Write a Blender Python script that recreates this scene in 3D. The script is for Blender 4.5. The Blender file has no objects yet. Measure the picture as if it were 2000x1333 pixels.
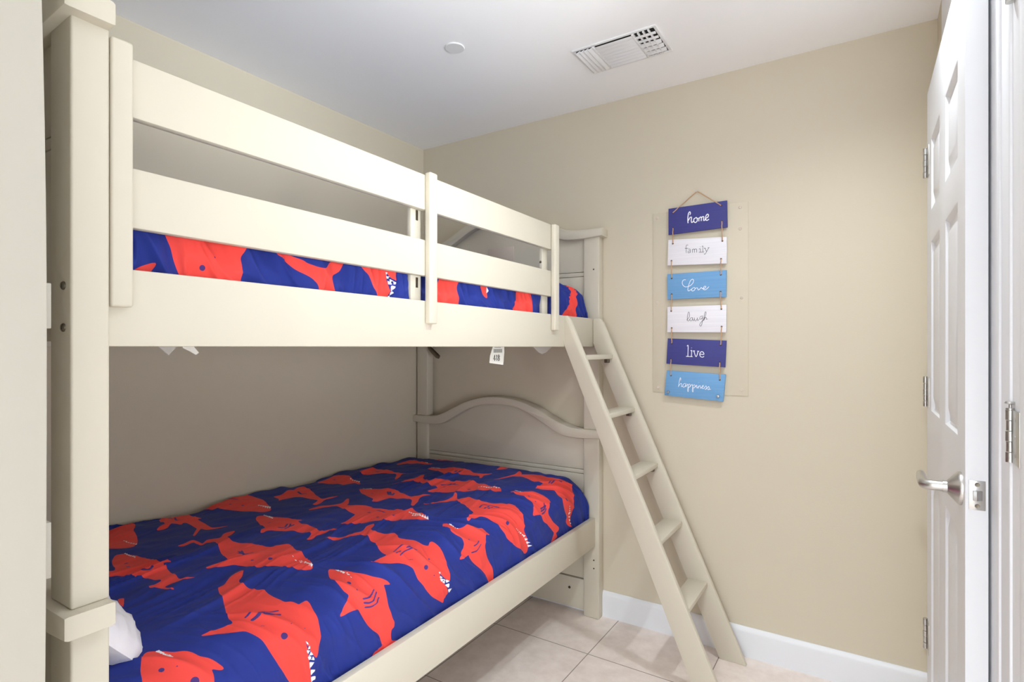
import bpy, bmesh, math
import numpy as np
from mathutils import Vector, Matrix

sc = bpy.context.scene
# ---------------------------------------------------------------- camera
cam_d = bpy.data.cameras.new('camera'); cam = bpy.data.objects.new('camera', cam_d)
sc.collection.objects.link(cam); sc.camera = cam
cam.location = (0, 0, 1.22)
cam.rotation_euler = (math.pi/2, 0, math.atan(700/1084.0))
cam_d.sensor_width = 36; cam_d.lens = 1084/2000*36
cam_d.shift_y = 11.5/2000; cam_d.clip_start = .02
# ---------------------------------------------------------------- world, exposure
wd = bpy.data.worlds.new('world'); sc.world = wd; wd.use_nodes = True
wd.node_tree.nodes['Background'].inputs[0].default_value = (.8, .85, .95, 1)
wd.node_tree.nodes['Background'].inputs[1].default_value = .4
sc.view_settings.view_transform = 'Standard'; sc.view_settings.look = 'None'
sc.view_settings.exposure = .10; sc.view_settings.gamma = 1
sc.cycles.max_bounces = 16; sc.cycles.diffuse_bounces = 12
# ---------------------------------------------------------------- lamps of the room, and added fill lights
def lamp(name, typ, loc, power, size, color=(1, 1, 1), rot=(0, 0, 0), size_y=None):
    d = bpy.data.lights.new(name, typ); d.energy = power; d.color = color
    if typ == 'AREA':
        d.shape = 'RECTANGLE'; d.size = size; d.size_y = size_y or size
    else:
        d.shadow_soft_size = size
    o = bpy.data.objects.new(name, d); sc.collection.objects.link(o)
    o.location = loc; o.rotation_euler = rot; return o
def spot(name, loc, target, power, deg, blend, r=.05, color=(.885, .95, 1)):
    o = lamp(name, 'SPOT', loc, power, r, color); o.data.spot_size = math.radians(deg); o.data.spot_blend = blend
    o.rotation_euler = (Vector(target)-o.location).to_track_quat('-Z', 'Y').to_euler(); return o
# recessed downlight over the room, one over the entry, two unseen spots added to brighten the ceiling above the bunk
spot('ceiling_downlight', (.04, 1.52, 2.316), (.04, 1.52, 0), 50, 150, .9, .035)
spot('entry_downlight', (-.12, -1.75, 2.316), (-.12, -1.4, 0), 385, 150, .9, .05)
spot('ceiling_fill_spot', (1.05, .45, 1.2), (-1.3, 1.5, 2.32), 125, 66, 1.0, .25)
spot('ceiling_fill_spot', (1.05, .9, 1.55), (-1.7, 1.9, 2.32), 140, 52, 1.0, .25)
lamp('alcove_fill', 'AREA', (1.24, .45, .92), 18, .55, (.885, .95, 1), (0, math.radians(90), math.radians(-15)), .42)  # added low fill for the wall under the bunk, no window there
lamp('rear_fill', 'AREA', (-.1, -2.28, 1.15), 22, 1.6, (.885, .95, 1), (math.radians(102), 0, 0), 1.9)  # unseen soft fill added behind the camera, no window modelled

# ---------------------------------------------------------------- materials
def new_mat(name, col, rough=.5, metal=0, noise=0, nscale=20, bump=0, bscale=200, spec=.5, coat=0):
    m = bpy.data.materials.new(name); m.use_nodes = True
    nt = m.node_tree; b = nt.nodes['Principled BSDF']
    b.inputs['Roughness'].default_value = rough; b.inputs['Metallic'].default_value = metal
    b.inputs['Specular IOR Level'].default_value = spec; b.inputs['Coat Weight'].default_value = coat
    tc = nt.nodes.new('ShaderNodeNewGeometry')
    n = nt.nodes.new('ShaderNodeTexNoise'); n.inputs['Scale'].default_value = nscale; n.inputs['Detail'].default_value = 4
    nt.links.new(tc.outputs['Position'], n.inputs['Vector'])
    mx = nt.nodes.new('ShaderNodeMix'); mx.data_type = 'RGBA'
    mx.inputs[6].default_value = (*[c*(1-noise) for c in col], 1); mx.inputs[7].default_value = (*[min(1, c*(1+noise)) for c in col], 1)
    nt.links.new(n.outputs['Fac'], mx.inputs[0]); nt.links.new(mx.outputs[2], b.inputs['Base Color'])
    if bump:
        n2 = nt.nodes.new('ShaderNodeTexNoise'); n2.inputs['Scale'].default_value = bscale; n2.inputs['Detail'].default_value = 3
        nt.links.new(tc.outputs['Position'], n2.inputs['Vector'])
        bp = nt.nodes.new('ShaderNodeBump'); bp.inputs['Strength'].default_value = bump; bp.inputs['Distance'].default_value = .002
        nt.links.new(n2.outputs['Fac'], bp.inputs['Height']); nt.links.new(bp.outputs['Normal'], b.inputs['Normal'])
    return m
def srgb(r, g, b):
    f = lambda c: (c/255/12.92) if c <= 10 else ((c/255+.055)/1.055)**2.4
    return (f(r), f(g), f(b))
M_wall = new_mat('beige_wall_paint', srgb(206, 197, 177), .75, noise=.012, nscale=3, bump=.12, bscale=160, spec=.25)
M_ceil = new_mat('ceiling_paint', srgb(247, 247, 247), .9, noise=.01, nscale=4, bump=.12, bscale=120, spec=.2)
M_trim = new_mat('white_trim_paint', srgb(226, 228, 232), .38, noise=.012, nscale=8, bump=.1, bscale=60)
M_cream = new_mat('cream_lacquer', srgb(204, 197, 180), .52, spec=.3, noise=.012, nscale=6, bump=.06, bscale=40)
M_creamd = new_mat('cream_wardrobe_lacquer', srgb(176, 171, 158), .55, noise=.015, nscale=6, bump=.06, bscale=40)
M_metal = new_mat('brushed_nickel', (.55, .54, .52), .28, 1, noise=.05, nscale=60)
M_bolt = new_mat('dark_bronze_bolt', (.22, .19, .15), .35, 1, noise=.1, nscale=80)
M_dark = new_mat('duct_shade_black', (.012, .012, .012), .8)
M_hole = new_mat('dark_drill_hole', (.03, .025, .02), .8)
M_white = new_mat('white_pillow_cotton', srgb(232, 230, 234), .85, noise=.03, nscale=12, bump=.2, bscale=400, spec=.1)
M_ticking = new_mat('grey_mattress_ticking', srgb(182, 176, 170), .9, noise=.05, nscale=40, bump=.2, bscale=300, spec=.1)
M_tag = new_mat('white_tag_fabric', srgb(225, 222, 214), .85, noise=.04, nscale=60, spec=.1)
M_ink = new_mat('black_print', (.02, .02, .02), .7)
M_greyink = new_mat('grey_print', (.16, .16, .16), .7)
M_sticker = new_mat('faded_sticker', srgb(205, 192, 178), .5, noise=.03, nscale=30)
M_gasket = new_mat('white_plastic', srgb(228, 228, 228), .45, noise=.01)
M_rope = new_mat('jute_cord', srgb(196, 160, 128), .9, noise=.2, nscale=400, bump=.5, bscale=900, spec=.1)
M_knot = new_mat('cord_end', srgb(90, 70, 70), .9)
def plank_mat(name, a, b):
    m = new_mat(name, a, .6, spec=.3); nt = m.node_tree; bs = nt.nodes['Principled BSDF']
    g = nt.nodes.new('ShaderNodeNewGeometry'); mp = nt.nodes.new('ShaderNodeMapping'); mp.inputs['Scale'].default_value = (6, 1, 260)
    w = nt.nodes.new('ShaderNodeTexNoise'); w.inputs['Scale'].default_value = 1; w.inputs['Detail'].default_value = 3
    nt.links.new(g.outputs['Position'], mp.inputs[0]); nt.links.new(mp.outputs[0], w.inputs['Vector'])
    mx = nt.nodes.new('ShaderNodeMix'); mx.data_type = 'RGBA'; mx.inputs[6].default_value = (*a, 1); mx.inputs[7].default_value = (*b, 1)
    nt.links.new(w.outputs['Fac'], mx.inputs[0]); nt.links.new(mx.outputs[2], bs.inputs['Base Color']); return m
M_navyp = plank_mat('navy_plaque_paint', srgb(58, 60, 128), srgb(70, 70, 136))
M_whitep = plank_mat('white_plaque_paint', srgb(216, 214, 222), srgb(238, 236, 240))
M_bluep = plank_mat('sky_blue_plaque_paint', srgb(98, 150, 200), srgb(118, 166, 208))
M_lett = new_mat('white_lettering', srgb(240, 240, 246), .6)

# floor tiles
M_tile = bpy.data.materials.new('floor_tile'); M_tile.use_nodes = True
nt = M_tile.node_tree; b = nt.nodes['Principled BSDF']; b.inputs['Roughness'].default_value = .3
g = nt.nodes.new('ShaderNodeNewGeometry'); sp = nt.nodes.new('ShaderNodeSeparateXYZ'); nt.links.new(g.outputs['Position'], sp.inputs[0])
def mth(op, a, b_=None, c=None):
    n = nt.nodes.new('ShaderNodeMath'); n.operation = op
    for i, v in enumerate((a, b_, c)):
        if v is None: continue
        if hasattr(v, 'links'): nt.links.new(v, n.inputs[i])
        else: n.inputs[i].default_value = v
    return n.outputs[0]
fx = mth('FRACT', mth('DIVIDE', mth('ADD', sp.outputs[0], .5+44), .4425)); fx = mth('FRACT', mth('DIVIDE', mth('ADD', sp.outputs[0], .5+.4425*40), .4425))
fy = mth('FRACT', mth('DIVIDE', mth('ADD', sp.outputs[1], -2.014+.457*40), .457))
ex = mth('ABSOLUTE', mth('SUBTRACT', fx, .5)); ey = mth('ABSOLUTE', mth('SUBTRACT', fy, .5))
gr = mth('GREATER_THAN', mth('MAXIMUM', ex, ey), .5-.0042)
n1 = nt.nodes.new('ShaderNodeTexNoise'); n1.inputs['Scale'].default_value = 14; n1.inputs['Detail'].default_value = 8; n1.inputs['Roughness'].default_value = .65
nt.links.new(g.outputs['Position'], n1.inputs['Vector'])
rp = nt.nodes.new('ShaderNodeValToRGB'); nt.links.new(n1.outputs['Fac'], rp.inputs[0])
rp.color_ramp.elements[0].position = .3; rp.color_ramp.elements[0].color = (*srgb(222, 209, 200), 1)
rp.color_ramp.elements[1].position = .7; rp.color_ramp.elements[1].color = (*srgb(242, 231, 224), 1)
mx = nt.nodes.new('ShaderNodeMix'); mx.data_type = 'RGBA'; nt.links.new(gr, mx.inputs[0]); nt.links.new(rp.outputs[0], mx.inputs[6])
mx.inputs[7].default_value = (*srgb(150, 138, 130), 1); nt.links.new(mx.outputs[2], b.inputs['Base Color'])
bp = nt.nodes.new('ShaderNodeBump'); bp.inputs['Strength'].default_value = .5; bp.inputs['Distance'].default_value = .002
nt.links.new(mth('SUBTRACT', 1, gr), bp.inputs['Height']); nt.links.new(bp.outputs[0], b.inputs['Normal'])
nt.links.new(mth('ADD', mth('MULTIPLY', gr, .4), .3), b.inputs['Roughness'])

# shark print: signed distances stored on the cloth select dye colour
M_print = bpy.data.materials.new('shark_print_cotton'); M_print.use_nodes = True
nt = M_print.node_tree; b = nt.nodes['Principled BSDF']; b.inputs['Roughness'].default_value = .75; b.inputs['Specular IOR Level'].default_value = .25
b.inputs['Sheen Weight'].default_value = .04
def att(nm):
    a = nt.nodes.new('ShaderNodeAttribute'); a.attribute_name = nm; return a.outputs['Fac']
def mixc(fac, a, c):
    n = nt.nodes.new('ShaderNodeMix'); n.data_type = 'RGBA'; nt.links.new(fac, n.inputs[0])
    if hasattr(a, 'links'): nt.links.new(a, n.inputs[6])
    else: n.inputs[6].default_value = (*a, 1)
    n.inputs[7].default_value = (*c, 1); return n.outputs[2]
NAVY = srgb(34, 50, 134); CORAL = srgb(236, 74, 66)
c1 = mixc(mth('LESS_THAN', att('sd_red'), 0.0), NAVY, CORAL)
c2 = mixc(mth('LESS_THAN', att('sd_line'), 0.0), c1, srgb(74, 52, 120))
c3 = mixc(mth('LESS_THAN', att('sd_white'), 0.0), c2, srgb(240, 240, 245))
nt.links.new(c3, b.inputs['Base Color'])
g = nt.nodes.new('ShaderNodeNewGeometry'); n1 = nt.nodes.new('ShaderNodeTexNoise'); n1.inputs['Scale'].default_value = 900; n1.inputs['Detail'].default_value = 2
nt.links.new(g.outputs['Position'], n1.inputs['Vector'])
bp = nt.nodes.new('ShaderNodeBump'); bp.inputs['Strength'].default_value = .25; bp.inputs['Distance'].default_value = .0006
nt.links.new(n1.outputs['Fac'], bp.inputs['Height']); nt.links.new(bp.outputs[0], b.inputs['Normal'])

# ---------------------------------------------------------------- helpers
def link(o):
    sc.collection.objects.link(o); return o
def tag(o, label=None, cat=None, group=None, kind=None):
    if label: o['label'] = label
    if cat: o['category'] = cat
    if group: o['group'] = group
    if kind: o['kind'] = kind
    return o
def thing(name, loc, label, cat, rz=0):
    o = link(bpy.data.objects.new(name, None)); o.location = loc; o.rotation_euler = (0, 0, rz)
    o.empty_display_size = .05
    return tag(o, label, cat)
class MB:
    def __init__(s): s.bm = bmesh.new()
    def box(s, x0, x1, y0, y1, z0, z1, bev=0, seg=2, mat=None):
        r = bmesh.ops.create_cube(s.bm, size=1)
        vs = r['verts']
        for v in vs:
            v.co = Vector((x0+(v.co.x+.5)*(x1-x0), y0+(v.co.y+.5)*(y1-y0), z0+(v.co.z+.5)*(z1-z0)))
        if bev:
            es = list({e for v in vs for e in v.link_edges})
            r = bmesh.ops.bevel(s.bm, geom=es, offset=bev, segments=seg, profile=.5, affect='EDGES', clamp_overlap=True)
            vs = list({v for f in r['faces'] for v in f.verts} | {v for v in vs if v.is_valid})
        if mat is not None:
            bmesh.ops.transform(s.bm, matrix=mat, verts=vs)
        return s
    def prism(s, pts, axis, a, b, bev=0, fm=None):
        """closed 2-D outline extruded along axis (0,1,2) from a to b"""
        def mk(p, t):
            q = list(p); q.insert(axis, t); return Vector(q)
        v0 = [s.bm.verts.new(mk(p, a)) for p in pts]; v1 = [s.bm.verts.new(mk(p, b)) for p in pts]
        n = len(pts); fs = [s.bm.faces.new(v0), s.bm.faces.new(v1[::-1])]
        for i in range(n): fs.append(s.bm.faces.new((v0[i], v1[i], v1[(i+1) % n], v0[(i+1) % n])))
        bmesh.ops.recalc_face_normals(s.bm, faces=fs)
        vs = v0+v1
        if bev:
            es = [e for e in fs[0].edges]+[e for e in fs[1].edges]
            r = bmesh.ops.bevel(s.bm, geom=es, offset=bev, segments=2, profile=.5, affect='EDGES', clamp_overlap=True)
            vs = list({v for f in r['faces'] for v in f.verts} | {v for v in vs if v.is_valid})
        if fm is not None: bmesh.ops.transform(s.bm, matrix=fm, verts=vs)
        return s
    def lathe(s, prof, c, axis, n=32):
        """profile (r, h) around axis through c"""
        c = Vector(c); ax = Vector(axis).normalized(); u = ax.orthogonal().normalized(); w = ax.cross(u)
        rings = []
        for r, h in prof:
            if r < 1e-6: rings.append([s.bm.verts.new(c+ax*h)])
            else: rings.append([s.bm.verts.new(c+ax*h+(u*math.cos(t)+w*math.sin(t))*r) for t in [2*math.pi*i/n for i in range(n)]])
        fs = []
        for a, b_ in zip(rings, rings[1:]):
            for i in range(n):
                j = (i+1) % n
                if len(a) == 1 and len(b_) == 1: continue
                if len(a) == 1: fs.append(s.bm.faces.new((a[0], b_[j], b_[i])))
                elif len(b_) == 1: fs.append(s.bm.faces.new((a[i], a[j], b_[0])))
                else: fs.append(s.bm.faces.new((a[i], a[j], b_[j], b_[i])))
        bmesh.ops.recalc_face_normals(s.bm, faces=fs); return s
    def tube(s, pts, r, n=8, flat=None, cap=True):
        pts = [Vector(p) for p in pts]; rings = []
        for i, p in enumerate(pts):
            t = (pts[min(i+1, len(pts)-1)]-pts[max(i-1, 0)])
            t = t.normalized() if t.length > 1e-9 else Vector((0, 0, 1))
            ref = Vector((0, 1, 0)) if abs(t.y) < .9 else Vector((1, 0, 0))
            u = t.cross(ref).normalized(); w = u.cross(t).normalized()
            rr = r if not hasattr(r, '__len__') else r[i]
            fl = 1 if flat is None else flat
            rings.append([s.bm.verts.new(p+u*math.cos(a)*rr+w*math.sin(a)*rr*fl) for a in [2*math.pi*k/n for k in range(n)]])
        fs = []
        for a, b_ in zip(rings, rings[1:]):
            for i in range(n): fs.append(s.bm.faces.new((a[i], a[(i+1) % n], b_[(i+1) % n], b_[i])))
        if cap: fs.append(s.bm.faces.new(rings[0][::-1])); fs.append(s.bm.faces.new(rings[-1]))
        bmesh.ops.recalc_face_normals(s.bm, faces=fs); return s
    def build(s, name, mat, parent=None, smooth=35, off=None, label=None):
        if off is not None: bmesh.ops.translate(s.bm, vec=-Vector(off), verts=s.bm.verts[:])
        me = bpy.data.meshes.new(name); s.bm.to_mesh(me); s.bm.free(); me.materials.append(mat)
        me.shade_smooth(); me.set_sharp_from_angle(angle=math.radians(smooth))
        o = link(bpy.data.objects.new(name, me))
        if parent is not None: o.parent = parent
        if label: o['label'] = label
        return o
def struct(name, mb, mat, label=None):
    return tag(mb.build(name, mat), label, kind='structure')
def spline(pts, sub=6):
    P = [Vector(p) for p in pts]
    if len(P) < 3: return P
    Q = [P[0]*2-P[1]]+P+[P[-1]*2-P[-2]]; out = []
    for i in range(1, len(Q)-2):
        a, b_, c, d = Q[i-1:i+3]
        for k in range(sub):
            t = k/sub
            out.append(.5*((2*b_)+(c-a)*t+(2*a-5*b_+4*c-d)*t*t+(3*b_-a-3*c+d)*t**3))
    out.append(P[-1]); return out

# ---------------------------------------------------------------- room shell
ZC = 2.325; YB = 2.345; XL = -2.105; XR = .19; YR = 1.095; XA = 1.25; YF = -2.35
floor_ = MB(); floor_.box(XL-.1, XA+.1, YF-.1, YB+.1, -.1, 0)
struct('floor', floor_, M_tile, 'pale pinkish beige square floor tiles with grey grout')
struct('ceiling', MB().box(XL-.1, XA+.1, YF-.1, YB+.1, ZC, ZC+.1), M_ceil, 'smooth white ceiling')
struct('wall_left', MB().box(XL-.1, XL, YF-.1, YB+.1, 0, ZC), M_wall, 'beige wall along the bunk bed')
struct('wall_back', MB().box(XL, XR+.1, YB, YB+.1, 0, ZC), M_wall, 'beige wall behind the ladder and plaques')
struct('wall_right', MB().box(XR, XR+.1, 1.42, YB, 0, ZC), M_wall, 'narrow beige wall behind the open white door')
struct('wall_return', MB().box(XR+.1, XA+.1, YR+.03, YR+.13, 0, ZC), M_trim)
struct('wall_far_right', MB().box(XA, XA+.1, YF-.1, YR+.03, 0, ZC), M_trim)
struct('wall_rear', MB().box(XL, XA, YF-.1, YF, 0, ZC), M_trim)
def base_prof(h=.115, t=.013):
    return [(0, 0), (t, 0), (t, h-.02), (t-.002, h-.012), (t-.006, h-.004), (t-.009, h), (0, h)]
m = MB(); m.prism([(YB-p, q) for p, q in base_prof()], 0, XL, XR); struct('baseboard_back', m, M_trim, 'white baseboard along the back wall')
m = MB(); m.prism([(XL+p, q) for p, q in base_prof()], 1, YF, YB-.013); struct('baseboard_left', m, M_trim)

# tall painted trim on the right wall, seen above the open door
m = MB(); m.box(XR-.009, XR, 1.40, 2.117, 0, ZC-.001, .002)
struct('trim_1', m, M_trim, 'white painted casing behind the open door')
# door frame post between the two doors, with beads
m = MB(); m.box(XR+.004, XR+.1, 1.292, 1.42, 0, ZC-.001)
m.box(XR-.002, XR+.09, 1.278, 1.293, 0, ZC-.001, .003); m.box(XR+.002, XR+.09, 1.12, 1.28, 0, ZC-.001, .003)
m.box(XR-.002, XR+.05, 1.186, 1.200, 0, ZC-.001, .003); m.box(XR, XR+.16, YR, YR+.03, 0, ZC-.001, .002)
struct('trim_2', m, M_trim, 'white moulded door frame post at the right edge')

# ---------------------------------------------------------------- hinges
def hinge_parts(par, c, z0, z1, leaf, prefix='hinge', n=5, r=.0062):
    """knuckle barrel at c=(x,y); leaf = (x0,x1,y0,y1)"""
    m = MB(); L = (z1-z0)/n
    for k in range(n):
        rr = r if k % 2 == 0 else r*.86
        m.lathe([(0, z0+k*L+.0006), (rr, z0+k*L+.0006), (rr, z0+(k+1)*L-.0006), (0, z0+(k+1)*L-.0006)], (c[0], c[1], 0), (0, 0, 1), 16)
    m.lathe([(0, z1), (r*.95, z1), (r*.95, z1+.0025), (0, z1+.0035)], (c[0], c[1], 0), (0, 0, 1), 16)
    h = m.build(prefix, M_metal, par)
    m = MB(); m.box(*leaf, z0, z1, .0004); m.build('hinge_leaf', M_metal, h)
    for zz in (z0+.014, (z0+z1)/2, z1-.014):
        m = MB()
        if leaf[1]-leaf[0] < leaf[3]-leaf[2]:
            m.lathe([(0, 0), (.0035, 0), (.003, .0008), (0, .001)], (leaf[0], (leaf[2]+leaf[3])/2+.004, zz), (-1, 0, 0), 12)
        else:
            m.lathe([(0, 0), (.0035, 0), (.003, .0008), (0, .001)], ((leaf[0]+leaf[1])/2+.004, leaf[2], zz), (0, -1, 0), 12)
        m.build('hinge_screw', M_metal, h)
    return h
# hinges of the doorway at the right edge (its door is swung out of view)
for i, (za, zb) in enumerate([(1.036, 1.120), (1.768, 1.852), (.30, .384)]):
    t = thing('jamb_hinge', (0, 0, 0), ['nickel hinge with raised pin at mid height on the right edge doorway frame',
        'satin nickel hinge at the top right corner on the doorway frame', 'lowest satin nickel hinge on the doorway frame at the right edge'][i], 'hinge')
    t['group'] = 'hinges of the near doorway'
    t.location = (XR-.003, 1.172, za)
    h = hinge_parts(t, (0, 0), 0, zb-za, (.0018, .0035, -.052, -.005), 'barrel')
    m = MB(); m.lathe([(.002, zb-za), (.002, zb-za+.008), (.0075, zb-za+.010), (.006, zb-za+.013), (0, zb-za+.013)], (0, 0, 0), (0, 0, 1), 14); m.build('pin', M_metal, t)

# ---------------------------------------------------------------- door 1 (open, lying along the right wall)
DW, DH, DT = .735, 1.995, .0345
def door_mesh():
    # local: x=0 is the room face (faces -x), y from 0 (hinge) to -DW (latch edge)
    m = MB(); cols = [(.10, .315), (.42, .635)]; rows = [(.21, .84), (1.03, 1.53), (1.615, 1.83)]
    ys = [0]+[c for a in cols for c in a]+[DW]; zs = [.008]+[r for a in rows for r in a]+[DH]
    for i in range(len(ys)-1):
        for j in range(len(zs)-1):
            y0, y1, z0, z1 = -ys[i+1], -ys[i], zs[j], zs[j+1]
            V = lambda x, y, z: m.bm.verts.new((x, y, z))
            if i % 2 == 1 and j % 2 == 1:
                steps = [(0, 0), (.004, .001), (.013, .009), (.022, .009), (.045, .0025), (.049, .002)]
                loops = []
                for off, dep in steps:
                    loops.append([V(dep, y0+off, z0+off), V(dep, y1-off, z0+off), V(dep, y1-off, z1-off), V(dep, y0+off, z1-off)])
                for a, b_ in zip(loops, loops[1:]):
                    for k in range(4): m.bm.faces.new((a[k], a[(k+1) % 4], b_[(k+1) % 4], b_[k]))
                m.bm.faces.new(loops[-1])
            else:
                m.bm.faces.new((V(0, y0, z0), V(0, y1, z0), V(0, y1, z1), V(0, y0, z1)))
    bmesh.ops.remove_doubles(m.bm, verts=m.bm.verts[:], dist=1e-5)
    # edges and rear face
    a = [(0, -DW, .008), (0, 0, .008), (0, 0, DH), (0, -DW, DH)]; r = .002
    vf = [m.bm.verts.new(p) for p in a]; vb = [m.bm.verts.new((DT, p[1], p[2])) for p in a]
    for k in range(4): m.bm.faces.new((vf[k], vb[k], vb[(k+1) % 4], vf[(k+1) % 4]))
    m.bm.faces.new(vb[::-1]); bmesh.ops.remove_doubles(m.bm, verts=m.bm.verts[:], dist=1e-5)
    bmesh.ops.recalc_face_normals(m.bm, faces=m.bm.faces[:]); return m
door = door_mesh().build('door_1', M_trim, smooth=20); tag(door, 'white six panel door standing open along the right wall', kind='structure')
door.location = (.1465, 2.12, 0); door.rotation_euler = (0, 0, math.radians(.66))
for (za, zb) in [(1.735, 1.824), (1.038, 1.127), (.30, .389)]:
    h = hinge_parts(door, (-.0055, -.011), za, zb, (-.0015, .0005, -.058, -.015), 'hinge')
# latch plate on the edge
m = MB(); m.box(.005, .0305, -DW-.0012, -DW+.002, .905, .962, .0008)
lp = m.build('latch_plate', M_metal, door)
m = MB(); m.prism([(.011, -DW-.001), (.011, -DW-.011), (.016, -DW-.011), (.026, -DW-.001)], 2, .924, .943, .0008); m.build('latch_bolt', M_metal, lp)
for zz in (.913, .954):
    m = MB(); m.lathe([(0, 0), (.004, 0), (.0035, .001), (0, .0006)], (.018, -DW-.001, zz), (0, -1, 0), 16); m.build('screw', M_bolt, lp)
# lever handle
LY = -(2.12-1.437); LZ = .934
m = MB(); m.lathe([(.033, 0), (.033, .004), (.031, .007), (.0155, .021), (.0125, .023), (.0125, .030), (0, .030)], (0, LY, LZ), (-1, 0, 0), 40)
rose = m.build('door_handle', M_metal, door, label='brushed nickel lever handle')
m = MB(); pts = [(-.028, LY, LZ), (-.045, LY, LZ), (-.054, LY+.003, LZ), (-.059, LY+.010, LZ), (-.060, LY+.02, LZ), (-.060, LY+.07, LZ), (-.058, LY+.112, LZ), (-.058, LY+.115, LZ)]
m.tube(pts, [.0105, .0105, .0108, .011, .0108, .0095, .0085, .007], 20); m.build('lever', M_metal, rose)

# ---------------------------------------------------------------- wardrobe at the left edge
t = thing('wardrobe', (-1.15, -.20, 0), 'tall cream painted wardrobe cropped by the left edge beside the near bed post', 'wardrobe')
o = Vector(t.location)
WX = -.84; WY = .257
m = MB()
n = 24; pts = []
for k in range(n+1):
    z = .02+2.20*k/n; q = (z-1.22)/.42; pts.append((.2602-min(.012, (.0049 if q > 0 else .0016)*q*q), z))
prof = [(-.70, .02)]+pts+[(-.70, 2.22)]
m.prism([(a, b_) for a, b_ in prof], 0, WX-.022, WX, .0015)
m.build('front_panel', M_creamd, t, off=o)
m = MB(); m.box(-1.45, WX-.022, WY-.03, WY-.008, 0, 2.22, .001); m.box(-1.45, WX-.022, -.70, -.68, 0, 2.22, .001); m.box(-1.45, -1.43, -.68, WY-.03, 0, 2.22)
m.box(-1.43, WX-.022, -.68, WY-.03, 2.2, 2.22); m.box(-1.43, WX-.022, -.68, WY-.03, .05, .07); m.build('carcass', M_creamd, t, off=o)
for za, zb in [(1.243, 1.300), (.93, 1.0)]:
    m = MB(); m.box(WX-.06, WX-.023, WY-.009, WY+.0145, za, zb, .001); m.build('side_cleat', M_creamd, t, off=o)
m = MB(); m.tube([(WX+.0003, .168, .02), (WX+.0003, .170, .4), (WX+.0003, .168, .7), (WX+.0003, .1695, .93)], .0006, 5); m.build('panel_seam', M_sticker, t, off=o)

# ---------------------------------------------------------------- bunk bed
BP = Vector((-1.555, 2.34, 0)); BR = math.radians(.8)
def bedthing(name, label, cat):
    return thing(name, (BP.x, BP.y-.006, 0), label, cat, BR)
bed = bedthing('bunk_bed', 'cream painted wooden bunk bed with slatted guardrail and arched headboards', 'bunk bed')
def bb(name, mat=M_cream, **k):
    def f(mb, parent=bed, label=None): return mb.build(name, mat, parent, off=BP, label=label)
    return f
XO, XI = -1.019, -1.094            # front posts
XA0, XA1 = -2.091, -2.018          # wall-side posts
def arch(z0):
    T = [(-.557, .847), (-.426, .849), (-.354, .866), (-.274, .902), (-.188, .941), (-.09, .965), (0, .972)]
    B = [(-.557, .812), (-.44, .806), (-.35, .815), (-.26, .860), (-.17, .905), (-.09, .928), (0, .934)]
    f = lambda L: [(-1.555+x, z-.848+z0) for x, z in L]+[(-1.555-x, z-.848+z0) for x, z in L[-2::-1]]
    sm = lambda L: [(v.x, v.y) for v in spline([Vector((a, b_, 0)) for a, b_ in L], 4)]
    return sm(f(T)), sm(f(B))
def end_board(yf, yb, ztop, zpost0, zpost1, pz0, side, floor_rail):
    """one head or foot board: two posts, arched cap, plank panel. yf..yb post depth; side = -1 cap sticks out to -y"""
    for x0, x1 in ((XA0, XA1), (XI, XO)):
        m = MB(); m.box(x0, x1, yf, yb, zpost0, zpost1, .004, 3); bb('post')(m)
    top, bot = arch(ztop)
    m = MB(); ca, cb = (yf-.016, yb+.0015) if side < 0 else (yf-.006, yb+.016)
    m.prism(top+bot[::-1], 1, ca, cb, .006); bb('cap_rail')(m)
    ym = (yf+yb)/2; m = MB()
    z1 = ztop-.188; brk = [pz0, z1-.02, z1]
    for a, b_ in zip(brk, brk[1:]):
        m.box(XA1-.004, XI+.004, ym-.009, ym+.009, a+.001, b_-.001, .0018)
    ins = [(x, z+.012) for x, z in bot if XA1-.004 < x < XI+.004]
    pl_ = [(XA1-.004, z1+.001)]+[(XA1-.004, ins[0][1])]+ins+[(XI+.004, ins[-1][1]), (XI+.004, z1+.001)]
    m.prism(pl_, 1, ym-.009, ym+.009, .0015); bb('end_panel')(m)
    if floor_rail:
        m = MB(); m.box(XA1-.004, XI+.004, ym-.013, ym+.013, .02, .158, .003); bb('bottom_rail')(m)
YN0, YN1, YH0, YH1 = .333, .3835, 2.290, 2.340
end_board(YH0, YH1, .848, 0, .815, .162, -1, True)
end_board(YH0, YH1, 1.750, .847, 1.715, 1.228, -1, False)
end_board(YN0, YN1, .831, 0, .797, .162, -1, True)
end_board(YN0, YN1, 1.748, .830, 1.713, 1.228, -1, False)
# side rails
RX0, RX1 = -1.058, -1.036
def rail(x0, x1, z0, z1, nm='side_rail'):
    m = MB(); m.box(x0, x1, YN1, YH0, z0, z1, .0025); return bb(nm)(m)
rail(RX0, RX1, .325, .453); rail(-2.088, -2.066, .325, .453)
rail(RX0, RX1, 1.2205, 1.346); rail(-2.088, -2.066, 1.2205, 1.346)
for za in (.345, 1.232):     # ledger strips and mattress slats
    for xa in (-1.078, -2.066):
        m = MB(); m.box(xa, xa+.02, YN1+.02, YH0-.02, za, za+.022, .001); bb('ledger')(m)
    first = None
    for k in range(9):
        y = .50+k*.205
        if first is None:
            m = MB(); m.box(-2.066, -1.058, y, y+.07, za+.022, za+.034, .001); first = bb('slat')(m)
        else:
            c = first.copy(); link(c); c.parent = bed; c.location = (0, k*.205, 0)
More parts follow.
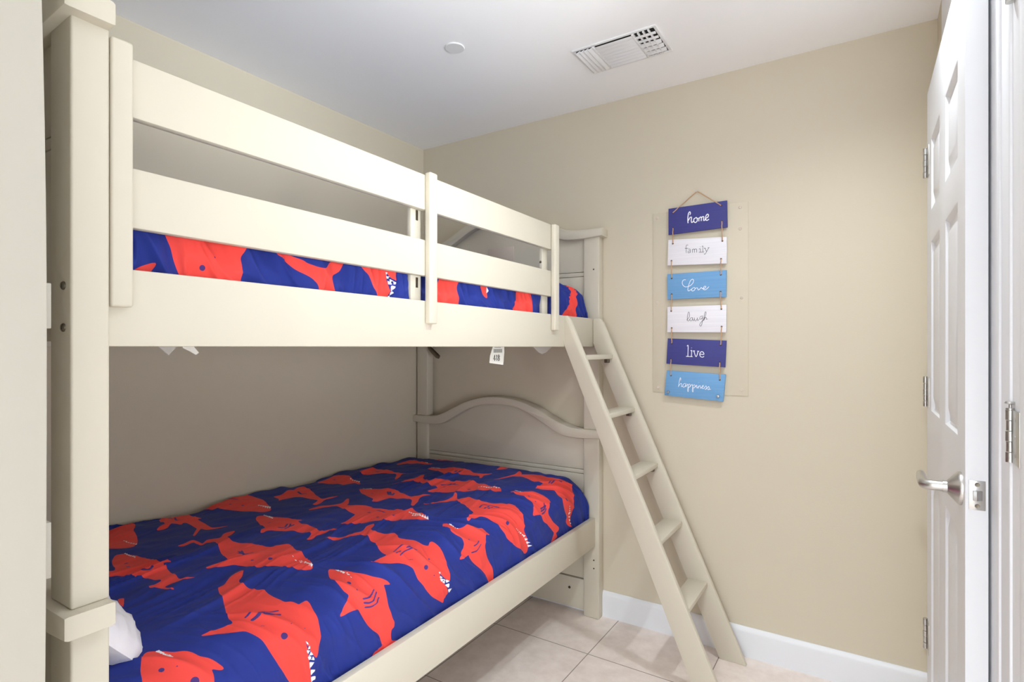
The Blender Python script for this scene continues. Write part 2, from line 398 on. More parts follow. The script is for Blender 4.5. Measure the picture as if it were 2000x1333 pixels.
# guardrail
m = MB(); m.box(-1.056, -1.0363, .41, 1.885, 1.594, 1.690, .003); bb('guard_board')(m)
m = MB(); m.box(-1.056, -1.0363, .41, 1.885, 1.414, 1.512, .003); bb('guard_board')(m)
for y0, y1, z1 in ((.3845, .416, 1.705), (1.139, 1.171, 1.695), (1.867, 1.902, 1.69)):
    m = MB(); m.box(-1.0360, -1.0165, y0, y1, 1.283, z1, .004, 3); bb('guard_upright')(m)
for y0, y1 in ((1.108, 1.150), (1.842, 1.884)):
    m = MB(); m.box(-1.074, -1.0585, y0, y1, 1.30, 1.64, .003); bb('inner_upright')(m)
# notches worn below the uprights
for y0, y1 in ((1.146, 1.166), (1.872, 1.889)):
    m = MB(); m.box(-1.0362, -1.0354, y0, y1, 1.2665, 1.284, .0003); bb('rail_slot', M_sticker)(m)
# bolts
def bolt(x, y, z, d, r=.0065, mat=M_bolt, nm='bolt'):
    m = MB(); m.lathe([(0, 0), (r, 0), (r, .0015), (r*.75, .003), (r*.35, .0032), (r*.3, .001), (0, .001)], (x, y, z), d, 18); return bb(nm, mat)(m)
for z in (1.312, 1.249): bolt(-1.043, YN0-.0002, z, (0, -1, 0))
for z in (.42, .36): bolt(-1.047, YN0-.0002, z, (0, -1, 0))
for z in (.262, .225): bolt(-1.043, YH0, z, (0, -1, 0), .0032, M_hole, 'bolt_hole')
bolt(-1.044, YH0, 1.568, (0, -1, 0), .0032, M_hole, 'bolt_hole'); bolt(-1.17, 2.302, .108, (0, -1, 0), .006, M_hole, 'bolt_hole')
for y in (1.140, ):
    for z in (1.580, 1.396):
        m = MB(); m.box(-1.0590, -1.0578, y-.0125, y-.003, z-.014, z+.014, .0004); bb('bolt_slot', M_bolt)(m)
bolt(-1.0665, 1.842, 1.545, (0, -1, 0), .005)
m = MB(); m.box(-1.63, -1.475, 2.3045, 2.306, 1.645, 1.715, .0003); bb('sticker', M_sticker)(m, label='faded brownish sticker on the upper headboard')
m = MB(); m.tube([(-1.985, 2.262, 1.232), (-1.975, 2.262, 1.212), (-1.955, 2.262, 1.195), (-1.925, 2.262, 1.172), (-1.912, 2.262, 1.166)], [.011, .012, .013, .014, .010], 10, flat=.5)
m.box(-2.03, -1.975, 2.255, 2.269, 1.222, 1.236, .001); bb('bracket', M_bolt)(m, label='dark metal bracket under the upper bunk')

# ---------------------------------------------------------------- mattresses
def rounded(x0, x1, y0, y1, z0, z1, r): return MB().box(x0, x1, y0, y1, z0, z1, r, 5)
mt = bedthing('mattress', 'grey mattress on the lower bunk under the shark print cover', 'mattress')
rounded(-2.055, -1.115, .405, 2.23, .380, .600, .05).build('mattress_body', M_ticking, mt, off=BP)
m = MB(); m.tube([(-1.50, .4045, .49), (-2.0, .4045, .49)], .005, 8); m.build('piping', M_ticking, mt, off=BP)
mt2 = bedthing('mattress', 'thin grey mattress on the upper bunk with a white tag hanging below', 'mattress')
rounded(-2.055, -1.115, .405, 2.23, 1.267, 1.455, .05).build('mattress_body', M_ticking, mt2, off=BP)
m = MB(); m.tube([(-1.50, .4045, 1.36), (-2.0, .4045, 1.36)], .005, 8); m.build('piping', M_ticking, mt2, off=BP)
def sheetpoly(pts, x, th, name, mat, parent, off=BP, bulge=0, label=None):
    m = MB(); m.prism([(p[0], p[1]) for p in pts], 0, x-th, x, 0); return m.build(name, mat, parent, off=off, label=label)
tg = sheetpoly([(1.551, 1.275), (1.621, 1.275), (1.622, 1.20), (1.615, 1.157), (1.530, 1.166), (1.534, 1.19), (1.551, 1.222)], -1.090, .0008, 'care_tag', M_tag, mt2, label='white tag printed 418')
m = MB(); S = lambda L, r=.0022: m.tube([Vector((-1.0894, a, b_)) for a, b_ in L], r, 6, flat=None)
def dig(strokes, y0, z0, w, h, r, parent, mat, name='print'):
    m = MB()
    for st in strokes: m.tube([Vector((-1.0896, y0+a*w, z0+b_*h)) for a, b_ in st], r, 6)
    return m.build(name, mat, parent, off=BP)
m.bm.free()
dig([[(.65, 0), (.65, 1), (0, .3), (1, .3)]], 1.553, 1.172, .013, .021, .0014, tg, M_ink)
dig([[(.5, 0), (.5, 1), (.2, .75)]], 1.570, 1.172, .008, .021, .0014, tg, M_ink)
dig([[(.5, .5), (.1, .75), (.5, 1), (.9, .75), (.5, .5), (.05, .25), (.5, 0), (.95, .25), (.5, .5)]], 1.580, 1.172, .012, .021, .0014, tg, M_ink)
m = MB()
for k in range(6): m.box(-1.0902, -1.0894, 1.556+k*.009, 1.561+k*.009, 1.200, 1.213)
m.box(-1.0902, -1.0894, 1.56, 1.60, 1.217, 1.2185); m.build('print', M_greyink, tg, off=BP)
for pts in ([(.480, 1.27), (.526, 1.27), (.522, 1.222), (.506, 1.205), (.487, 1.222)], [(1.82, 1.27), (1.995, 1.27), (1.99, 1.224), (1.935, 1.198), (1.900, 1.192), (1.870, 1.200), (1.83, 1.222)]):
    sheetpoly(pts, -1.092, .004, 'cover_flap', M_ticking, mt2)
sheetpoly([(.530, 1.27), (.552, 1.27), (.551, 1.222), (.562, 1.209), (.556, 1.205), (.545, 1.212), (.532, 1.218)], -1.095, .002, 'cover_flap', M_tag, mt2)

# ---------------------------------------------------------------- shark print covers
LO={'red':[[(75,326),(36,400),(22,451),(8,488),(82,456),(117,434),(169,421),(220,401),(277,374),(279,369),(295,357),(284,340),(238,319),(170,291)],[(359,277),(318,302),(330,321),(375,327),(427,334),(478,336),(523,351),(513,330),(549,323),(615,308),(662,298),(682,329),(675,298),(663,279),(666,258),(705,264),(704,259),(662,253),(645,238),(632,243),(640,251),(632,275),(567,266),(513,250),(487,240),(489,211),(453,225),(461,245),(404,262)],[(627,179),(635,189),(675,171),(687,165),(668,167)],[(24,554),(-43,606),(-30,624),(-7,643),(-10,656),(57,638),(133,624),(163,626),(155,612),(228,598),(295,580),(306,590),(318,629),(319,600),(316,571),(312,557),(281,557),(310,533),(349,501),(341,500),(307,524),(270,552),(233,559),(170,572),(160,564),(178,550),(152,548),(142,536),(167,513),(173,496),(170,476),(139,510),(113,533),(65,541)],[(390,433),(389,449),(374,482),(412,480),(436,477),(410,504),(422,524),(431,534),(393,568),(405,597),(438,566),(452,538),(510,530),(562,546),(628,563),(651,588),(654,607),(686,596),(716,578),(764,570),(809,555),(835,543),(866,525),(859,498),(828,485),(793,470),(772,454),(760,443),(735,440),(701,432),(684,424),(676,401),(664,380),(650,364),(644,396),(645,438),(594,449),(549,466),(487,491),(453,500),(433,491),(446,469),(421,468),(397,470),(412,438),(399,428)],[(20,702),(-4,761),(-53,831),(-31,890),(50,890),(143,871),(248,825),(295,797),(293,771),(234,756),(173,735),(113,720),(51,717)],[(332,713),(316,730),(330,740),(377,749),(419,761),(467,768),(497,776),(491,757),(534,747),(571,751),(630,730),(647,732),(652,753),(674,772),(670,745),(663,719),(657,701),(677,670),(669,653),(655,674),(634,705),(605,696),(566,685),(539,669),(506,657),(497,642),(502,627),(495,622),(473,641),(473,656),(424,670),(373,692)],[(101,936),(109,976),(72,1026),(95,1041),(44,1100),(88,1103),(176,1060),(270,1010),(333,990),(339,1014),(359,1046),(358,1010),(352,979),(372,944),(376,926),(362,918),(341,954),(326,973),(280,971),(231,978),(208,968),(191,947),(186,924),(198,894),(163,922)],[(73,1167),(39,1249),(38,1292),(79,1310),(108,1314),(170,1278),(261,1242),(289,1212),(247,1227),(232,1204),(224,1184),(185,1195),(151,1174),(109,1169)],[(94,1392),(77,1464),(103,1497),(168,1487),(235,1463),(289,1461),(307,1477),(309,1494),(300,1450),(342,1392),(357,1354),(339,1367),(282,1442),(236,1431),(201,1409),(165,1381),(135,1363)],[(90,1632),(67,1707),(57,1769),(119,1759),(215,1718),(238,1706),(262,1716),(270,1690),(254,1684),(213,1678),(172,1674),(142,1656),(120,1630)],[(178,1810),(238,1810),(304,1810),(346,1810),(307,1808),(261,1780),(190,1810)],[(621,1738),(604,1810),(645,1817),(655,1780),(641,1757)],[(323,1603),(310,1633),(368,1625),(383,1642),(426,1657),(483,1673),(532,1661),(577,1631),(607,1633),(646,1686),(634,1642),(639,1614),(661,1566),(654,1562),(629,1599),(593,1593),(550,1574),(500,1558),(503,1529),(503,1505),(485,1525),(473,1542),(422,1560),(378,1578),(345,1588)],[(411,1268),(417,1301),(427,1348),(436,1390),(403,1454),(391,1487),(410,1481),(437,1443),(458,1410),(515,1416),(547,1422),(561,1452),(580,1442),(649,1472),(646,1491),(682,1492),(736,1471),(774,1461),(788,1457),(824,1465),(858,1425),(849,1409),(815,1405),(783,1384),(766,1379),(741,1345),(701,1308),(658,1275),(620,1251),(618,1293),(616,1330),(572,1335),(516,1361),(481,1366),(456,1337),(440,1300)],[(342,1161),(350,1171),(390,1186),(442,1203),(493,1221),(533,1202),(563,1185),(603,1181),(630,1198),(638,1221),(657,1239),(652,1200),(649,1176),(677,1133),(694,1092),(682,1094),(634,1155),(593,1146),(582,1128),(546,1128),(539,1096),(544,1066),(528,1050),(500,1088),(462,1099),(410,1116),(367,1142)],[(410,859),(400,914),(423,940),(442,970),(436,999),(410,1038),(417,1042),(461,1001),(475,977),(512,987),(544,1001),(596,997),(569,988),(618,994),(665,1003),(679,1012),(673,1033),(698,1034),(734,1037),(785,1013),(814,1004),(849,991),(862,987),(833,968),(799,947),(784,929),(769,907),(743,887),(700,877),(677,850),(690,876),(665,834),(632,811),(622,854),(600,911),(568,914),(528,930),(480,949),(453,945),(435,915),(431,882)],[(701,1132),(740,1165),(751,1212),(743,1264),(718,1307),(737,1295),(769,1252),(796,1260),(798,1290),(839,1267),(896,1276),(929,1296),(959,1310),(954,1329),(969,1343),(1002,1335),(1030,1329),(1054,1321),(1078,1316),(1108,1334),(1146,1352),(1169,1346),(1172,1334),(1146,1303),(1119,1255),(1078,1209),(1057,1199),(1035,1185),(1004,1171),(978,1159),(955,1138),(953,1111),(954,1079),(944,1078),(924,1129),(916,1160),(889,1168),(850,1199),(828,1207),(784,1233),(768,1190),(747,1156),(730,1137)],[(876,1459),(881,1477),(933,1482),(943,1519),(975,1534),(1009,1547),(1031,1546),(1027,1536),(1051,1512),(1073,1509),(1108,1542),(1148,1601),(1160,1594),(1163,1575),(1184,1594),(1188,1571),(1197,1535),(1199,1521),(1179,1542),(1160,1564),(1137,1535),(1107,1500),(1083,1459),(1053,1442),(1048,1413),(1045,1386),(1024,1410),(1001,1435),(974,1429),(940,1426)],[(706,1577),(730,1648),(747,1706),(723,1782),(756,1751),(765,1727),(807,1754),(833,1770),(901,1764),(965,1779),(988,1787),(1017,1768),(1057,1741),(1105,1731),(1137,1715),(1171,1711),(1171,1695),(1144,1663),(1105,1647),(1060,1631),(1020,1636),(992,1645),(969,1615),(946,1584),(926,1569),(922,1625),(920,1658),(892,1650),(839,1670),(789,1703),(754,1681),(737,1624)],[(714,683),(725,709),(739,743),(760,778),(757,798),(736,830),(738,859),(762,837),(779,803),(803,810),(838,823),(842,843),(861,837),(878,822),(904,830),(927,840),(959,841),(977,854),(966,869),(968,878),(996,883),(1017,883),(1039,880),(1062,877),(1089,881),(1108,884),(1093,862),(1078,846),(1063,835),(1079,840),(1105,858),(1128,877),(1147,888),(1154,869),(1169,865),(1155,847),(1129,811),(1101,786),(1081,773),(1059,757),(1041,754),(1020,750),(1001,738),(986,722),(975,692),(962,661),(947,640),(943,676),(942,714),(915,720),(880,735),(857,752),(837,751),(820,761),(788,766),(768,745),(753,715),(737,693)],[(890,552),(901,566),(951,581),(970,603),(992,618),(1006,636),(1021,650),(1033,654),(1030,644),(1025,633),(1042,630),(1067,627),(1084,628),(1114,640),(1133,652),(1136,652),(1147,652),(1151,645),(1165,643),(1180,645),(1189,667),(1201,683),(1212,696),(1213,683),(1202,651),(1193,626),(1198,613),(1202,594),(1203,567),(1200,547),(1193,553),(1190,572),(1181,584),(1176,608),(1160,601),(1150,602),(1139,596),(1122,577),(1100,558),(1080,545),(1061,539),(1052,537),(1048,517),(1049,484),(1046,481),(1035,494),(1022,510),(1011,526),(995,515),(962,515),(928,525)],[(907,999),(918,1010),(938,1007),(958,1007),(970,1033),(977,1065),(995,1084),(1000,1106),(1014,1111),(1023,1107),(1035,1116),(1035,1110),(1027,1094),(1043,1084),(1062,1073),(1092,1082),(1121,1102),(1149,1119),(1169,1123),(1191,1121),(1199,1140),(1205,1127),(1199,1086),(1198,1047),(1190,1066),(1188,1086),(1173,1082),(1151,1070),(1122,1039),(1090,1002),(1071,990),(1063,991),(1064,973),(1064,944),(1060,940),(1046,951),(1035,969),(1024,980),(1007,981),(986,970),(967,967),(953,977),(940,968),(923,980)],[(766,332),(767,346),(749,366),(735,392),(738,415),(768,392),(784,372),(808,365),(831,370),(856,376),(863,386),(900,379),(926,381),(947,383),(955,396),(977,402),(973,412),(971,427),(985,428),(1005,423),(1029,424),(1050,421),(1073,416),(1091,408),(1108,403),(1091,391),(1075,383),(1057,377),(1069,377),(1083,380),(1109,385),(1135,391),(1156,394),(1178,390),(1180,377),(1162,360),(1128,338),(1105,326),(1082,312),(1060,304),(1038,298),(1013,290),(995,281),(978,270),(969,252),(957,230),(936,196),(934,213),(936,238),(941,266),(916,269),(881,283),(841,302),(805,314)],[(915,103),(912,111),(922,119),(950,138),(964,156),(975,164),(989,170),(1000,184),(1015,194),(1030,202),(1034,201),(1032,193),(1022,179),(1032,179),(1047,176),(1069,171),(1072,149),(1029,66),(1007,66),(990,70),(964,77),(938,89)],[(1204,799),(1195,802),(1189,809),(1203,822),(1210,819),(1214,800)],[(1197,1245),(1192,1278),(1196,1278),(1199,1259)]],'line':[([(499,272),(507,289),(511,306)],3),([(516,275),(526,292),(518,304)],3),([(12,591),(51,590),(104,573),(117,586)],3),([(605,482),(629,493),(634,516),(642,539)],3),([(633,470),(650,487),(643,512),(643,528)],3),([(590,491),(644,483)],2.5),([(596,498),(648,475)],2.5),([(-12,800),(9,815),(38,829)],3),([(500,682),(516,692),(491,720)],3),([(529,685),(522,705),(499,726)],3),([(520,707),(521,714),(512,729)],3),([(132,1029),(174,1014),(185,1025)],4),([(155,1435),(158,1448)],4),([(172,1436),(173,1452)],4),([(493,1594),(486,1618)],4),([(513,1591),(502,1622),(506,1631)],4),([(599,1369),(606,1396),(652,1411)],4),([(621,1359),(625,1390),(631,1419)],4),([(480,1182),(515,1153)],4),([(488,1187),(523,1155)],4),([(512,1183),(531,1156)],4),([(632,975),(647,978),(668,977)],2.5),([(903,1212),(895,1243),(917,1257),(950,1270)],3),([(922,1214),(919,1248)],3),([(934,1221),(932,1251)],3),([(1022,1497),(1033,1492),(1035,1462)],3),([(1033,1502),(1043,1487),(1044,1456)],3),([(1045,1501),(1054,1486),(1055,1458)],3),([(912,1693),(917,1710),(935,1708)],3),([(935,1677),(937,1711),(968,1732)],3),([(944,1683),(945,1712)],3),([(938,742),(931,771),(945,803)],2.2),([(949,743),(947,763)],2.2),([(963,747),(957,773),(973,804)],2.2),([(951,783),(959,791),(967,800)],2.2),([(990,754),(996,769)],1.2),([(1035,557),(1038,572),(1034,588),(1026,599)],2.2),([(1045,558),(1051,574),(1044,592),(1035,602)],2.2),([(1057,559),(1062,581),(1049,604)],2.2),([(1044,1018),(1043,1033),(1037,1050)],2.2),([(1050,1053),(1063,1032),(1061,1004)],2.2),([(941,291),(940,318),(952,339),(961,359)],2.2),([(957,298),(956,315)],3.5),([(953,319),(955,332),(967,343),(975,356)],3),([(981,302),(986,311)],1)],'dot':[((414,288),5),((454,275),5),((741,488),6),((698,464),4),((137,788),5),((97,765),4),((428,698),5),((102,1238),6),((733,1378),7),((434,1142),5),((623,948),6),((742,941),6),((686,926),5),((1027,1228),7),((966,1457),5),((1001,1457),3),((1048,1666),7),((972,1778),4),((1036,795),7),((1018,818),3),((1069,820),2.5),((980,546),6),((1008,550),3),((1019,1007),3),((1029,336),7.5),((1012,360),2),((1062,357),2),((1034,386),2),((982,104),5),((1030,145),8),((990,127),2)],'white':[[(189,376),(202,375),(183,382)],[(206,375),(219,374),(198,382)],[(223,374),(235,373),(213,382)],[(239,373),(251,373),(227,382)],[(255,373),(267,372),(242,383)],[(271,372),(282,372),(256,383)],[(329,319),(338,319),(323,325)],[(341,319),(350,319),(334,325)],[(353,319),(362,318),(345,326)],[(365,318),(374,318),(355,326)],[(377,318),(385,318),(366,327)],[(388,318),(397,317),(376,327)],[(768,534),(778,532),(769,537)],[(782,531),(793,530),(783,536)],[(796,529),(807,527),(796,534)],[(810,527),(821,525),(809,533)],[(795,539),(803,538),(808,530)],[(805,538),(813,537),(819,528)],[(815,537),(823,537),(830,525)],[(825,537),(833,536),(842,523)],[(835,536),(843,535),(853,521)],[(845,535),(852,535),(863,519)],[(179,822),(188,823),(204,808)],[(191,823),(201,823),(219,807)],[(204,823),(213,824),(235,805)],[(216,824),(225,825),(250,804)],[(228,825),(237,826),(264,803)],[(240,826),(249,827),(278,802)],[(330,743),(339,742),(323,752)],[(342,741),(350,740),(333,752)],[(353,740),(361,739),(342,752)],[(364,739),(373,738),(352,752)],[(375,738),(384,737),(361,752)],[(386,736),(394,735),(371,752)],[(154,1281),(169,1276),(178,1262)],[(174,1275),(189,1270),(200,1254)],[(194,1269),(208,1265),(222,1246)],[(213,1264),(227,1260),(243,1238)],[(231,1259),(245,1255),(263,1231)],[(208,1718),(219,1715),(201,1732)],[(222,1714),(233,1710),(211,1733)],[(318,1635),(326,1634),(313,1645)],[(329,1633),(337,1632),(323,1646)],[(340,1632),(348,1631),(332,1646)],[(351,1631),(359,1630),(342,1647)],[(362,1630),(370,1629),(351,1648)],[(372,1629),(380,1628),(361,1648)],[(743,1426),(750,1429),(753,1418)],[(752,1430),(759,1434),(763,1422)],[(762,1435),(769,1438),(773,1425)],[(771,1439),(778,1443),(783,1429)],[(780,1444),(787,1447),(792,1432)],[(789,1448),(796,1452),(802,1435)],[(798,1453),(805,1456),(812,1439)],[(807,1457),(814,1461),(822,1442)],[(817,1462),(823,1465),(832,1446)],[(347,1175),(352,1176),(343,1182)],[(353,1176),(358,1177),(348,1184)],[(360,1178),(365,1179),(354,1186)],[(366,1179),(371,1180),(359,1189)],[(372,1181),(377,1182),(365,1191)],[(379,1182),(383,1183),(370,1194)],[(385,1184),(390,1185),(375,1196)],[(757,1000),(764,1001),(767,992)],[(766,1001),(772,1001),(777,991)],[(774,1002),(781,1002),(787,991)],[(783,1002),(789,1003),(796,990)],[(791,1003),(797,1004),(805,990)],[(799,1004),(806,1004),(815,989)],[(787,983),(795,983),(783,993)],[(798,983),(806,984),(792,996)],[(808,984),(816,984),(801,998)],[(818,985),(826,985),(811,1000)],[(829,985),(836,986),(820,1002)],[(839,986),(847,986),(829,1004)],[(849,986),(857,987),(838,1006)],[(1058,1269),(1064,1275),(1060,1275)],[(1066,1277),(1072,1284),(1068,1284)],[(1074,1286),(1080,1294),(1076,1294)],[(1082,1296),(1089,1305),(1084,1305)],[(1073,1280),(1079,1290),(1078,1283)],[(1082,1294),(1088,1304),(1086,1295)],[(1090,1308),(1097,1319),(1096,1309)],[(1096,1315),(1107,1322),(1102,1330)],[(1111,1325),(1122,1332),(1117,1342)],[(1126,1335),(1137,1342),(1133,1355)],[(1141,1345),(1152,1352),(1148,1368)],[(883,1484),(888,1485),(881,1492)],[(890,1485),(896,1485),(888,1493)],[(898,1485),(903,1485),(895,1494)],[(905,1485),(911,1485),(902,1496)],[(913,1485),(918,1486),(909,1497)],[(920,1486),(926,1486),(916,1498)],[(927,1486),(933,1486),(923,1500)],[(1080,1691),(1087,1694),(1084,1699)],[(1090,1695),(1098,1698),(1095,1704)],[(1100,1699),(1108,1702),(1106,1710)],[(1110,1703),(1118,1706),(1116,1716)],[(1111,1696),(1122,1698),(1119,1709)],[(1126,1698),(1136,1700),(1134,1713)],[(1140,1700),(1151,1702),(1149,1718)],[(1154,1702),(1165,1704),(1164,1723)],[(1063,834),(1067,840),(1073,839)],[(1077,840),(1087,851),(1083,840)],[(1086,841),(1094,858),(1098,849)],[(1097,865),(1108,884),(1109,870)],[(1099,851),(1100,862),(1110,865)],[(1114,865),(1115,884),(1129,883)],[(1134,883),(1137,900),(1149,892)],[(1092,856),(1098,865),(1101,862)],[(903,564),(910,571),(918,562)],[(914,569),(921,570),(928,561)],[(921,570),(937,568),(937,561)],[(939,569),(941,572),(951,566)],[(943,573),(954,570),(958,566)],[(956,570),(960,570),(961,567)],[(962,568),(966,570),(966,566)],[(921,1012),(932,1015),(938,1005)],[(934,1012),(943,1012),(949,1003)],[(947,1009),(956,1009),(957,1004)],[(957,1011),(963,1016),(962,1009)],[(1059,378),(1066,383),(1068,379)],[(1070,384),(1076,380),(1079,386)],[(1078,377),(1082,385),(1088,380)],[(1086,388),(1092,384),(1096,394)],[(1093,380),(1098,390),(1106,386)],[(1099,395),(1110,398),(1105,391)],[(1109,386),(1115,398),(1125,388)],[(1128,390),(1135,404),(1143,393)],[(1147,393),(1151,407),(1158,405),(1157,394)],[(1159,394),(1164,403),(1171,394)],[(924,119),(923,126),(935,122)],[(923,127),(941,125),(940,121)],[(944,122),(938,130),(948,124)],[(948,125),(943,132),(954,125)],[(956,125),(949,135),(959,128)],[(960,127),(955,135),(964,129)],[(964,129),(963,134),(969,129)],[(1205,823),(1207,831),(1211,827)]]}
UP={'red':[[(1158,20),(1150,32),(1138,49),(1126,74),(1131,75),(1144,69),(1152,62),(1169,51),(1172,20)],[(1078,93),(1066,90),(1061,250),(1078,237),(1096,230),(1111,235),(1130,235),(1149,230),(1169,219),(1166,128),(1160,121),(1150,118),(1127,110),(1099,103)],[(1071,316),(1077,319),(1087,333),(1105,364),(1118,403),(1130,418),(1148,418),(1163,416),(1174,420),(1171,472),(1152,467),(1129,462),(1109,457),(1095,482),(1079,491),(1067,497),(1068,468),(1079,453),(1096,434),(1090,407),(1087,389),(1083,381),(1078,352),(1068,334)],[(1077,545),(1091,567),(1108,579),(1130,586),(1150,595),(1170,606),(1168,629),(1151,636),(1121,641),(1096,635),(1077,631),(1089,644),(1104,662),(1078,665),(1043,670),(1062,539)],[(1152,826),(1114,828),(1082,846),(1066,855),(1064,922),(1094,922),(1111,928),(1125,939),(1157,941),(1177,937),(1183,821)],[(1078,1040),(1062,1043),(1057,1086),(1087,1080),(1111,1087),(1114,1077),(1100,1054)],[(1079,1284),(1057,1288),(1054,1357),(1099,1372),(1150,1379),(1174,1379),(1180,1250),(1121,1261),(1099,1281)],[(970,1756),(998,1753),(1031,1730),(1068,1697),(1115,1665),(1150,1635),(1178,1620),(1174,1736),(1106,1752),(1063,1763),(1001,1804),(982,1804)],[(1151,1072),(1142,1080),(1151,1087),(1160,1084),(1160,1072)]],'line':[],'dot':[((1126,156),5.5),((1103,179),2)],'white':[[(1079,631),(1079,638),(1088,634)],[(1090,634),(1090,644),(1097,638)],[(1095,644),(1100,651),(1104,646)],[(1102,651),(1107,661),(1110,653)],[(1100,639),(1109,651),(1110,640)],[(1112,648),(1118,655),(1128,642)],[(1129,642),(1131,657),(1139,642)],[(1140,640),(1143,647),(1152,638)],[(1077,1080),(1089,1094),(1099,1080)]]}

def smooth_noise(S, T, ls, lt, seed):
    rng = np.random.RandomState(seed); g = rng.rand(200, 200)
    a = S/ls+50; b_ = T/lt+50
    i = np.floor(a).astype(int); j = np.floor(b_).astype(int); fa = a-i; fb = b_-j
    fa = fa*fa*fa*(fa*(fa*6-15)+10); fb = fb*fb*fb*(fb*(fb*6-15)+10)
    G = lambda x, y: g[x % 200, y % 200]
    return (G(i, j)*(1-fa)+G(i+1, j)*fa)*(1-fb)+(G(i, j+1)*(1-fa)+G(i+1, j+1)*fa)*fb
def seg_dist(S, T, P, closed):
    n = len(P); D = np.full(S.shape, 1e9)
    for k in range(n if closed else n-1):
        a = P[k]; b_ = P[(k+1) % n]; dx, dy = b_[0]-a[0], b_[1]-a[1]; L = dx*dx+dy*dy+1e-9
        t = np.clip(((S-a[0])*dx+(T-a[1])*dy)/L, 0, 1)
        D = np.minimum(D, np.hypot(S-a[0]-t*dx, T-a[1]-t*dy))
    return D
def inside(S, T, P):
    r = np.zeros(S.shape, bool); n = len(P)
    for k in range(n):
        (x0, y0), (x1, y1) = P[k], P[(k+1) % n]
        if y0 == y1: continue
        r ^= ((y0 > T) != (y1 > T)) & (S < (x1-x0)*(T-y0)/(y1-y0)+x0)
    return r
def chaikin(P, it=1):
    P = [np.array(p, float) for p in P]
    for _ in range(it):
        Q = []
        for k in range(len(P)):
            a, b_ = P[k], P[(k+1) % len(P)]; Q += [a*.82+b_*.18, a*.18+b_*.82]
        P = Q
    return P
def cover(name, data, zt, zlow, Rr, Re, label, seed, folds, sidefine=.5):
    x0, xe, y0, y1 = -2.092, -1.062, .40, 2.272
    smax = (xe-x0-Rr)+Rr*math.pi/2+(zt-Rr-zlow); tmax = (y1-y0-Re)+Re*math.pi/2+(zt-Re-zlow)
    ds = .0032; ns = int(smax/ds)+1; ntt = int(tmax/ds)+1
    S, T = np.meshgrid(np.linspace(0, smax, ns), np.linspace(0, tmax, ntt), indexing='ij')
    def P(s, t):
        def prof(q, R):
            th = np.clip(q/R, 0, math.pi/2)
            return np.where(q < 0, q, R*np.sin(th)), np.where(q < 0, 0, R*(1-np.cos(th)))+np.maximum(q-R*math.pi/2, 0)
        o_, d = prof(s-(xe-x0-Rr), Rr); o2, d2 = prof(t-(y1-y0-Re), Re)
        x = xe-Rr+o_; y = y1-Re+o2
        z = zt-.022*np.clip((-1.6-x)/.5, 0, 1)**2-d-d2
        return np.stack([x, y, np.maximum(z, zlow-.03)], -1)
    G = P(S, T); e = .002
    N = np.cross(P(S+e, T)-G, P(S, T+e)-G); N /= np.linalg.norm(N, axis=-1, keepdims=True)+1e-12
    h = np.zeros(S.shape)
    ca, sa = math.cos(.22), math.sin(.22)
    A = S*ca+T*sa; B = -S*sa+T*ca
    wob = (smooth_noise(S, T, .15, .3, seed+7)-.5)*.10
    rid = 1-np.abs(2*smooth_noise(A+wob, B, .055, .55, seed)-1)
    rid2 = 1-np.abs(2*smooth_noise(A+wob*.6, B, .025, .30, seed+1)-1)
    msk = np.clip(smooth_noise(S, T, .28, .35, seed+2)*2.4-.8, 0, 1)
    top = np.clip((xe-x0-Rr-.02-S)/.10, 0, 1)
    h += folds*top*(.0125*rid**3*msk+.0055*rid2**2*msk)+folds*(.008*(smooth_noise(S, T, .11, .16, seed+3)-.5)+.0045*(smooth_noise(S, T, .035, .05, seed+4)-.5))
    # drape folds down the side, pulled inwards so the cloth stays inside the rail
    side = np.clip((S-(xe-x0-Rr)+.12)/.14, 0, 1)
    q = T-.75*(S-.95)+wob*.9
    fold = (1-np.abs(2*smooth_noise(q, S, .062, .30, seed+5)-1))**2
    fine_ = (1-np.abs(2*smooth_noise(q+.3*S, S, .026, .09, seed+6)-1))**2
    h -= side*folds*(.011*(1-fold)+.006*(1-fine_)*sidefine-.003)
    wall = np.clip(1-S/.16, 0, 1)
    h += wall*(.024*(smooth_noise(T, S, .085, .2, seed+8)-.40))
    G = G+N*h[..., None]
    G[..., 0] = np.clip(G[..., 0], -2.086, -1.0595)
    G[..., 1] = np.minimum(G[..., 1], 2.288)
    nv = ns*ntt
    G2 = G.reshape(-1, 3)-np.array([BP.x, BP.y, 0])
    I = np.arange(nv).reshape(ns, ntt)
    Q = np.stack([I[:-1, :-1], I[1:, :-1], I[1:, 1:], I[:-1, 1:]], -1).reshape(-1, 4)
    me = bpy.data.meshes.new(name); me.vertices.add(nv); me.vertices.foreach_set('co', G2.astype(np.float32).ravel())
    me.loops.add(Q.size); me.loops.foreach_set('vertex_index', Q.astype(np.int32).ravel())
    me.polygons.add(len(Q)); me.polygons.foreach_set('loop_start', np.arange(0, Q.size, 4, dtype=np.int32))
    me.update(calc_edges=True); me.validate()
    Sm, Tm = S*1000, T*1000
    far = 40.0
    def region(pts, pad=45):
        a = np.array(pts, float); lo, hi = a.min(0)-pad, a.max(0)+pad
        i0, i1 = np.searchsorted(Sm[:, 0], [lo[0], hi[0]]); j0, j1 = np.searchsorted(Tm[0], [lo[1], hi[1]])
        return slice(i0, i1), slice(j0, j1)
    red = np.full(S.shape, far); wh = np.full(S.shape, far); ln = np.full(S.shape, far)
    def fill(F, poly, rd=0):
        r = region(poly)
        if F[r].size == 0: return
        d = seg_dist(Sm[r], Tm[r], poly, True); d = np.where(inside(Sm[r], Tm[r], poly), -d, d)
        F[r] = np.minimum(F[r], d-rd)
    for poly in data['red']: fill(red, chaikin(poly, 2), .5)
